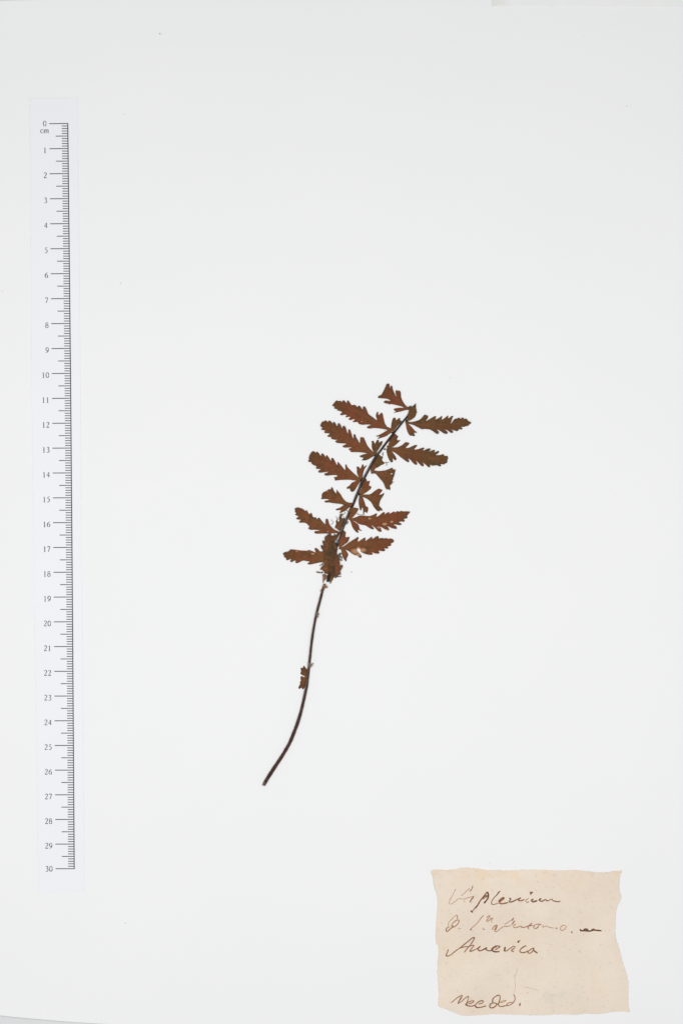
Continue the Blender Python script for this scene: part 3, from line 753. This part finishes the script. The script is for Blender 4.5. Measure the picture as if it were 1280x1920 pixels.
  B1((365,770),(400,758),(460,780),(530,782),(600,780),(660,755),(720,710),(780,670),(820,652),(845,665),(890,680),(880,710),(850,750),(822,787),(870,780),(910,755),(930,750),(915,800),(880,850),(850,900),(830,960),(820,1020),(850,1060),(885,1100),(885,1135),(840,1130),(820,1150),(780,1140),(730,1090),(690,1030),(650,960),(590,900),(520,860),(460,840),(410,835),(375,800)),
  B1((380,790),(600,830),(850,900)), M_leaf, .34, [], [],
  [(B1((510,430),(550,455),(555,495),(590,485),(620,490),(610,530),(600,590),(640,600),(650,620),(635,660),(600,690),(550,730),(500,760),(460,778),(420,775),(385,762),(400,720),(430,650),(450,570),(480,480)), B1((420,760),(510,620),(560,500)), M_leaf, .28),
   (B1((390,815),(450,835),(470,870),(495,930),(515,990),(530,1040),(560,1045),(580,1080),(575,1130),(555,1185),(530,1165),(500,1160),(475,1165),(470,1110),(455,1060),(440,1090),(430,1130),(405,1115),(390,1060),(375,980),(375,900),(385,850)), B1((410,830),(450,1000),(530,1140)), M_leaf_red, .27)]),
 ("leaflet on the right side with several small pale scars and a pointed tip",
  B3((80,385),(120,368),(160,360),(220,340),(280,315),(340,312),(400,318),(470,320),(520,305),(570,280),(600,268),(605,285),(592,330),(620,325),(670,290),(710,255),(740,248),(748,270),(745,292),(780,265),(820,248),(832,258),(830,278),(870,260),(915,235),(930,240),(935,257),(965,235),(995,230),(1000,242),(1030,235),(1060,225),(1090,235),(1130,232),(1210,238),(1205,260),(1185,285),(1165,310),(1160,330),(1168,355),(1140,368),(1100,375),(1115,400),(1110,420),(1080,428),(1045,420),(1005,435),(1045,455),(1055,475),(1035,488),(990,485),(940,475),(912,482),(950,505),(970,535),(965,558),(930,555),(880,545),(830,520),(792,507),(815,540),(828,570),(815,590),(780,580),(740,560),(700,535),(662,520),(680,560),(688,600),(670,615),(630,600),(590,560),(550,520),(508,490),(500,495),(530,525),(548,555),(530,568),(490,555),(440,525),(390,495),(330,485),(290,475),(265,465),(215,430),(170,412),(120,405)),
  B3((100,385),(400,400),(700,390),(1180,260)), M_leaf, .34, [], [(692.8,972.4,2.2),(720.8,982.6,3.2),(734,978.2,2.3),(709.5,988.8,2.2),(726.3,993.6,1.5)],
  [(B3((105,170),(185,165),(262,185),(245,225),(225,265),(190,310),(155,345),(130,372),(90,392),(78,345),(90,250),(98,200)), B3((100,370),(150,270),(220,190)), M_leaf_orange, .60),
   (B3((110,395),(170,418),(210,440),(250,470),(270,510),(280,550),(300,575),(322,585),(310,595),(280,585),(255,572),(255,600),(268,620),(245,630),(210,605),(180,570),(150,520),(130,460)), B3((130,410),(190,520),(240,610)), M_leaf_red, .27)]),
 ("lowest leaflet on the right side with a hole in a pale patch at its lower margin",
  B4((105,345),(180,322),(230,292),(290,250),(340,215),(400,180),(450,150),(485,125),(500,135),(495,165),(482,215),(510,210),(560,175),(600,150),(630,135),(640,150),(635,185),(635,207),(670,185),(720,150),(765,120),(775,130),(770,152),(790,160),(830,130),(870,108),(895,112),(900,135),(905,155),(940,150),(990,145),(990,160),(1030,150),(1070,150),(1085,165),(1120,155),(1150,158),(1185,172),(1205,205),(1190,235),(1160,250),(1145,265),(1155,290),(1120,310),(1080,315),(1095,340),(1080,358),(1040,358),(1010,355),(1030,385),(1020,408),(980,412),(940,405),(900,400),(915,425),(912,450),(885,462),(830,455),(780,435),(750,425),(780,455),(780,475),(750,485),(690,480),(620,460),(552,428),(540,390),(525,362),(480,360),(463,378),(480,410),(500,440),(530,465),(550,490),(562,525),(545,542),(515,535),(480,505),(430,490),(370,460),(320,420),(270,395),(230,385),(180,385),(120,372)),
  B4((120,355),(450,290),(800,250),(1190,200)), M_leaf, .34, [], [(665.5,1033.5,6.2),(679.5,1031.5,5.2),(672,1027.8,2.6),(671,1040.5,3.0)],
  [(B4((165,-5),(215,5),(245,40),(240,130),(315,125),(305,180),(280,230),(230,270),(180,308),(120,345),(105,290),(130,200),(150,80)), B4((130,320),(190,180),(230,60)), M_leaf_orange, .44),
   (B4((160,365),(230,385),(265,420),(295,470),(290,500),(265,550),(258,610),(245,615),(210,570),(180,510),(165,450),(158,400)), B4((190,380),(230,480),(250,590)), M_leaf_orange, .27)]),
 ("leaflet low on the left side, slanting up left beside the fine rootlets",
  B5((1180,670),(1120,645),(1060,620),(1010,585),(950,520),(925,485),(905,420),(890,370),(860,352),(838,375),(835,430),(830,487),(790,455),(740,400),(700,350),(675,328),(650,340),(640,377),(625,360),(605,322),(570,320),(535,312),(520,270),(505,225),(485,215),(455,235),(435,237),(410,195),(380,150),(362,155),(350,177),(335,165),(315,130),(290,125),(265,105),(235,98),(210,95),(185,80),(140,88),(105,100),(95,130),(105,160),(100,190),(130,215),(125,235),(105,250),(130,275),(175,290),(180,310),(150,325),(135,350),(165,372),(240,380),(225,400),(195,435),(240,450),(310,450),(370,465),(420,510),(450,545),(420,580),(440,605),(490,622),(570,620),(690,630),(680,640),(620,645),(570,660),(565,685),(600,710),(680,715),(780,710),(900,710),(1000,705),(1080,700),(1180,730),(1215,700)),
  B5((1190,690),(900,560),(500,360),(130,140)), M_leaf, .34, [], [(614.5,996.5,1.4)],
  [(B7((720,830),(640,750),(610,700),(630,620),(640,540),(625,480),(680,390),(690,450),(730,500),(762,460),(755,380),(760,290),(820,215),(850,260),(860,330),(900,365),(960,340),(1000,390),(1010,450),(960,560),(910,680),(870,790),(800,860)), B7((800,820),(800,600),(830,280)), M_clump, .30)]),
 ("lowest leaflet on the left side, straight and pointing left from the scaly clump",
  B6((1180,265),(1130,263),(1070,268),(1020,220),(970,180),(940,175),(922,200),(935,250),(950,297),(910,285),(860,260),(800,240),(760,228),(735,250),(650,248),(540,240),(430,225),(330,215),(270,215),(245,250),(190,275),(130,285),(75,325),(95,360),(110,395),(110,425),(150,440),(165,455),(160,485),(195,505),(240,490),(302,475),(270,515),(280,545),(320,552),(370,520),(422,515),(405,550),(430,580),(480,575),(540,545),(610,515),(700,525),(790,545),(740,580),(740,605),(790,620),(870,605),(960,585),(1060,565),(1130,560),(1200,545)),
  B6((1180,420),(800,390),(400,360),(90,330)), M_leaf, .34, [], [(556.2,1033.2,1.5),(586,1038.3,2.3)], []),
]
seed = 1.0
for (lb, ol, ax, mt, z0, hs, pl, lobes) in pieces:
    seed += 3.7
    o = leaf("leaflet", ol, ax, mt, z0 * MM, fern, hs, pl, seed)
    o['label'] = lb
    # raised midrib, tapering to the tip
    a = spline(ax, step=8.0)
    zt = [v.co.z for v in o.data.vertices]
    co = np.array([(v.co.x / PX + 640, 960 - v.co.y / PX) for v in o.data.vertices])
    nhalf = o['top_count']; del o['top_count']
    zarr = np.array(zt[:nhalf]); cc = co[:nhalf]
    rib_end = int(len(a) * 0.86)
    def zr(x, y):
        d = (cc[:, 0] - x) ** 2 + (cc[:, 1] - y) ** 2
        k = np.argmin(d)
        return zarr[k] + 0.00001
    pts = a[:max(3, rib_end)]
    tube("midrib", pts, [0.85 - 0.6 * i / len(pts) for i in range(len(pts))], M_rib, o, zr, flat=0.35, sides=6, step=1.5)
    for (lo_, la, lm, lz) in lobes:
        seed += 1.3
        lo2 = leaf("basal_lobe", lo_, la, lm, lz * MM, o, seed=seed)

# leaf remnant beside the stalk
for ol, ax in ((C6((365,1400),(345,1380),(318,1345),(300,1375),(270,1380),(275,1430),(265,1465),(300,1490),(335,1503),(365,1485)), C6((360,1480),(290,1400))),
               (C6((355,1490),(320,1515),(280,1500),(265,1530),(272,1570),(255,1595),(265,1610),(250,1640),(235,1675),(250,1695),(280,1675),(300,1700),(320,1680),(335,1640),(352,1560),(365,1500)), C6((355,1500),(250,1680)))):
    seed += 2
    leaf("leaf_remnant", ol, ax, M_leaf_olive, .30 * MM, fern, seed=seed)

# scaly clump where the frond meets the stalk
cl = [(609.4,1006.2),(613,1003.5),(616,1001),(619.5,1001.5),(621,1004),(626,1004),(630,1002.4),(634,999.5),(636.3,1000.5),(636,1004),(633,1010),(629.5,1014),(627.3,1016.6),(631,1017.2),(634,1016.5),(633.2,1022),(632.4,1029),(631.6,1039),
      (633,1045),(636.4,1050.6),(636.9,1056),(637.2,1060.8),(639.6,1060.2),(641.6,1058.8),(642.3,1061.5),(641.4,1064.6),(638.8,1069),(637.6,1072),(638.4,1075.5),(634.2,1076.5),(631.4,1079.5),(628.2,1081.2),(625.4,1082.6),(624.4,1085),(622.8,1088.2),(620.9,1089.6),(619.4,1092.6),(617.6,1089.4),
      (616.4,1084),(615.6,1077.4),(612,1076.2),(608.5,1075),(606.9,1070.8),(603.4,1068.4),(600.2,1068.3),(601.4,1064.6),(604.2,1061),(607,1058.6),(608.3,1054.2),(607.6,1048),(606.9,1041.9),(605.4,1033),(602.3,1027),(601.2,1023),(603.4,1022.1),(606.4,1024),(604.9,1018),(604.4,1013.6),(606,1013.4),(608.6,1014.6),(608.4,1010)]
clump = leaf("scaly_clump", cl, [(621,1088), (621,1060), (620,1030), (620,1004)], M_cbase, .62 * MM, fern, seed=77, relief=1.5, edge_w=1.2, pale=((603.5,1066.5,2.5),))
clump['label'] = "fuzzy brown scaly clump at the base of the frond"
for pts, ax, mt in (
    ([(608,1030),(606,1026),(601.6,1023),(603.2,1021.8),(607,1024.5),(605,1016),(605.3,1013.4),(609,1015),(609,1008),(614,1003.5),(618,1006),(619,1016),(615,1028),(612,1036)], [(615,1034),(611,1010)], M_leaf_red),
    ([(608,1054),(608,1046),(606,1034),(611,1030),(615,1036),(615,1048),(612,1056)], [(612,1054),(610,1034)], M_leaf_olive),
    ([(604,1068.5),(601,1067.8),(602,1064),(605,1060.5),(609,1057.5),(614,1060),(615,1068),(612,1075),(608,1073)], [(613,1066),(602,1066)], M_leaf),
    ([(632,1040),(634,1045),(636.6,1051),(637,1060),(636,1068),(632,1076),(628,1078),(627,1064),(629,1050)], [(629,1074),(633,1048)], M_leaf_red),
    ([(624,1006),(631,1003),(635,1001),(634,1006),(631,1011),(627,1016),(630,1019),(632,1026),(629,1032),(624,1026),(622,1014)], [(625,1028),(632,1004)], M_leaf_olive)):
    leaf("clump_lobe", pts, ax, mt, .72 * MM, clump, seed=len(pts) * 1.7, relief=1.2)
leaf("orange_lobe", [(633,1061),(636,1059),(638,1061.5),(640,1060),(641.8,1058.9),(642.2,1062),(640.6,1065.6),(637.6,1070),(634.4,1072.6),(632.6,1068)], [(634,1071), (641,1060)], M_leaf_orange, .66 * MM, fern, seed=80)
# loose chaff over the clump
rs = random.Random(5)
vs, fs, tn = [], [], []
clp = np.array(cl)
for i in range(760):
    if rs.random() < .72: x, y = rs.gauss(622, 4.2), rs.uniform(1014, 1082)
    else: x, y = rs.uniform(600, 642), rs.uniform(1001, 1091)
    if not inside(clp, np.array([[x, y]]))[0]:
        if rs.random() > 0.16 or np.hypot(*(clp - (x, y)).T).min() > 3.0: continue
    a = rs.uniform(0, 6.28); l = rs.uniform(.5, 1.9); w = rs.uniform(.25, .7); z = rs.uniform(.66, 1.0) * MM
    b = len(vs)
    c_, s_ = math.cos(a), math.sin(a)
    for u, v, dz in ((-l, -w*.3, 0), (0, -w, .12), (l, 0, .2), (0, w, .16)):
        X, Y = W((x + u*c_ - v*s_, y + u*s_ + v*c_))
        vs.append((X, Y, z + dz * MM * rs.uniform(.2, 1)))
        tn.append((rs.random() * 0.5, rs.random(), rs.random() ** 5 * 0.35, 1))
    fs += [(b, b+1, b+2), (b, b+2, b+3)]
me = bpy.data.meshes.new("chaff"); me.from_pydata(vs, [], fs)
at = me.attributes.new("tone", 'FLOAT_COLOR', 'POINT')
for k in range(0, len(tn), 4): tn[k+1] = tn[k+2] = tn[k+3] = tn[k]
at.data.foreach_set("color", np.array(tn, np.float32).ravel())
me.materials.append(M_clump)
link("chaff", me, clump)['kind'] = 'stuff'

# frond stem (dark, ridged) and broken pale grey streaks laid along its groove
rach = [(779.2,756.8),(776.4,760.5),(773,765),(768,773),(762.5,781.5),(759.5,785.2),(752.5,794),(747.5,800),(737.7,812.3),(725.3,828.5),(715,842.3),(708,851.6),(701,861.6),(691.6,878.9),(683.5,894.4),(677.5,905.5),(670.5,923.6),(665,937.3),(661.8,946),(657.5,953.5),(654.3,961),(649.9,971.6),(645.7,981.5),(641.8,990.8),(639,998),(636.3,1005.5),(634.2,1013),(632.6,1020.6),(630,1029),(627,1040),(623,1055),(619.5,1068),(616.8,1080),(614.2,1091)]
rad = [0.5,1.2,1.4,1.3,1.3,1.6,1.7,1.8,1.9,2.0,2.0,2.1,2.2,2.3,2.35,2.4,2.4,2.35,2.3,2.2,2.1,2.3,2.5,2.6,2.3,2.1,2.1,2.1,2.0,2.0,2.1,2.4,2.8,2.7]
def rach_z(x, y):
    if 940 < y < 960: return 0.34 * MM
    if 1024 < y < 1078: return 0.36 * MM
    return 0.62 * MM if y > 779 else 0.50 * MM
stem = tube("frond_stem", rach, rad, M_rachis, fern, rach_z, flat=0.72, sides=10, groove=0.45, step=1.6, rough=.05)
stem['label'] = "dark blackish brown ridged stem of the frond"
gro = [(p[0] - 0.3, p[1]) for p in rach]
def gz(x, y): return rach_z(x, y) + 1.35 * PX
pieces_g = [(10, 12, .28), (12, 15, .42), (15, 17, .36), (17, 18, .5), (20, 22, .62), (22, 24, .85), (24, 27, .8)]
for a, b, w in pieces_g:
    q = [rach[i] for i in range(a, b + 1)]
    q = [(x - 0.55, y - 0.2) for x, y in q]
    tube("groove_streak", q, [w * .35] + [w * .62] * (len(q) - 2) + [w * .25], M_stem_pale, stem, gz, flat=.5, sides=6, step=1.2, rough=.35)
tube("groove_streak", [(642.0,987.5),(640.8,990.4),(639.9,993.4)], [.3,.7,.3], M_stem_pale, stem, 1.05 * MM, flat=.4, sides=6)
tube("torn_strand", [(634.5,1006),(632,1011),(628,1015.6)], [.6,1.0,.5], M_stem_pale, fern, .85 * MM, flat=.5, sides=6)
# small side stubs on the stem where leaflets join
for p, q, r in (((736.5,813.5),(734,811),1.4), ((705.5,852.5),(702.5,855.5),1.3), ((677.5,899.6),(675.6,901),1.4), ((719.8,843.4),(721.6,840.6),1.1), ((760,786.5),(764.5,790.5),1.2), ((672,927),(675.5,926.2),.9)):
    tube("stalklet", [p, q], [r, r * .8], M_rachis, stem, .55 * MM, flat=.7, sides=6)

# stalk
sti = [(608.3,1094.6),(605.3,1104.5),(600.4,1123.5),(595.4,1142),(591.2,1160),(587.6,1180),(585.6,1192.5),(583.1,1212.5),(580.6,1236),(578.2,1257.5),(576.3,1273.8),(574.6,1287),(571.7,1301),(568.4,1316.5),(563.3,1337.3),(557.2,1357),(550.9,1373.8),(542.6,1393.5),(530,1415.4),(517.5,1434.4),(507,1450.5),(499,1463.5),(494.4,1472)]
srad = [1.9,2.2,2.3,2.4,2.3,2.2,2.35,2.2,2.3,2.4,2.5,2.6,2.7,2.7,2.8,3.0,3.1,3.0,3.1,3.2,3.3,3.1,2.9]
stalk = tube("stalk", sti, srad, M_stipe, fern, .62 * MM, flat=.62, sides=12, groove=.15, step=2.0, rough=.07)
tube("stalk_ridge", [(x - 1.25, y - .4) for x, y in sti[2:14]], [.25,.55,.5,.6,.7,.5,.4,.6,.45,.6,.6,.3], M_hair, stalk, 1.02 * MM, flat=.5, sides=6, rough=.5)
tube("cut_end", [(498,1464.5),(494.8,1470.6),(494,1472.6)], [.8,1.9,2.3], M_hair, stalk, .86 * MM, flat=.5, sides=8)
# papery strip and bracts
def bract(pts, ax, z=.7, mat=M_bract):
    global seed
    seed += 1.1
    return leaf("papery_bract", pts, ax, mat, z * MM, fern, seed=seed, edge_w=1.0)
bract(B8((365,1045),(420,1030),(500,1060),(530,1100),(490,1180),(450,1230),(430,1245),(400,1275),(385,1340),(372,1345),(366,1250),(368,1150)), B8((380,1320),(430,1060)), .5)
bract(B8((380,1390),(420,1385),(460,1360),(470,1420),(520,1450),(525,1500),(470,1505),(430,1530),(400,1590),(370,1520)), B8((400,1540),(500,1470)), 1.05)
bract(C6((380,1290),(400,1300),(420,1330),(440,1310),(462,1300),(440,1340),(415,1372),(385,1360)), C6((390,1340),(450,1305)), 1.12, M_hair)
bract(C6((505,540),(530,555),(545,575),(530,590),(532,618),(512,622),(498,600)), C6((505,610),(535,570)), 1.12, M_hair)
bract(C6((570,205),(580,200),(590,230),(578,245),(566,228)), C6((570,225),(588,225)), .8, M_hair)
bract(C6((548,330),(556,345),(552,362),(541,352)), C6((545,345),(555,355)), .8, M_hair)

# rootlets and fibres
def root(pts, r, bead=0.0, z=.5, mat=M_hair):
    q = spline(pts, step=3)
    return tube("rootlet", q, [r * (1 - .35 * i / len(q)) for i in range(len(q))], mat, fern, z * MM, flat=.8, sides=6, bead=bead, step=.8, rough=.4)
root(B8((370,990),(320,990),(260,975),(200,970),(140,945)), 1.15, .3)
root(B8((330,1000),(345,940),(350,1010)), .8)
root(B8((400,640),(340,690),(300,720),(258,745)), .8, .3)
root(B8((330,690),(360,720),(390,700)), .6)
root(B8((770,1150),(850,1130),(920,1110),(1000,1105)), 1.0, .35)
root(B8((850,1130),(870,1070),(920,1020),(985,1000)), 1.1, .3)
root(B8((880,1060),(940,1030),(980,1040)), .9, .3)
root(B8((850,490),(880,430),(930,340),(980,310),(985,350)), 1.2, .3)
root(B8((880,500),(940,440),(960,380),(975,320)), 1.1, .3)
root(B8((900,430),(950,500),(990,560),(1045,570)), 1.1, .3)
root(B8((950,440),(1010,450),(1015,520),(990,580)), 1.0, .3)
root(B8((860,500),(890,470),(870,400)), .7, .2)
root(B8((360,1060),(430,1040),(480,1090),(500,1130)), .6, .2)
root(B8((590,1250),(630,1290),(625,1355)), .9, .2); root(B8((640,1230),(670,1290)), .8, .2)
root(B7((440,400),(460,450),(520,500),(500,570),(430,610)), .42)
root(B7((620,290),(670,330),(700,390),(660,450),(640,520)), .5)
root(B7((830,215),(870,190),(950,195),(990,150),(1015,100)), .6, .2)
root(B7((850,230),(900,270),(930,300),(960,350)), .5, .2)
root(B7((760,195),(800,220),(830,260)), .45)
root(B7((850,165),(830,200),(870,225),(900,215)), .6, .3)
root(B7((1050,20),(1080,60),(1120,90),(1160,80)), .6, .2)
root(B7((620,770),(600,700),(625,640)), .45)
root(B1((925,92),(960,95),(1000,85),(1045,78)), .5, .2)
root(B1((960,70),(985,90),(985,125),(975,160)), .5, .2)
root(B1((340,1195),(365,1215),(395,1225)), .55)
root(B1((480,1160),(485,1190),(478,1225)), .9, .2, .4, M_bract)
root(B1((395,1225),(450,1222),(500,1222)), .5, .2, .3, M_bract)
root(A4((570,1120),(600,1100),(590,1085)), 1.0, .2); root(A4((540,1200),(525,1230),(535,1270)), .6, .2); root(A4((580,600),(590,605)), .6)
root(A7((1060,690),(1040,740),(1060,790)), .4)
root(B7((350,970),(400,1000),(420,1040)), 2.0, .2); root(B7((570,960),(580,1010),(600,1040)), .8, .2); root(B7((1100,520),(1120,480),(1060,600)), .9, .2)
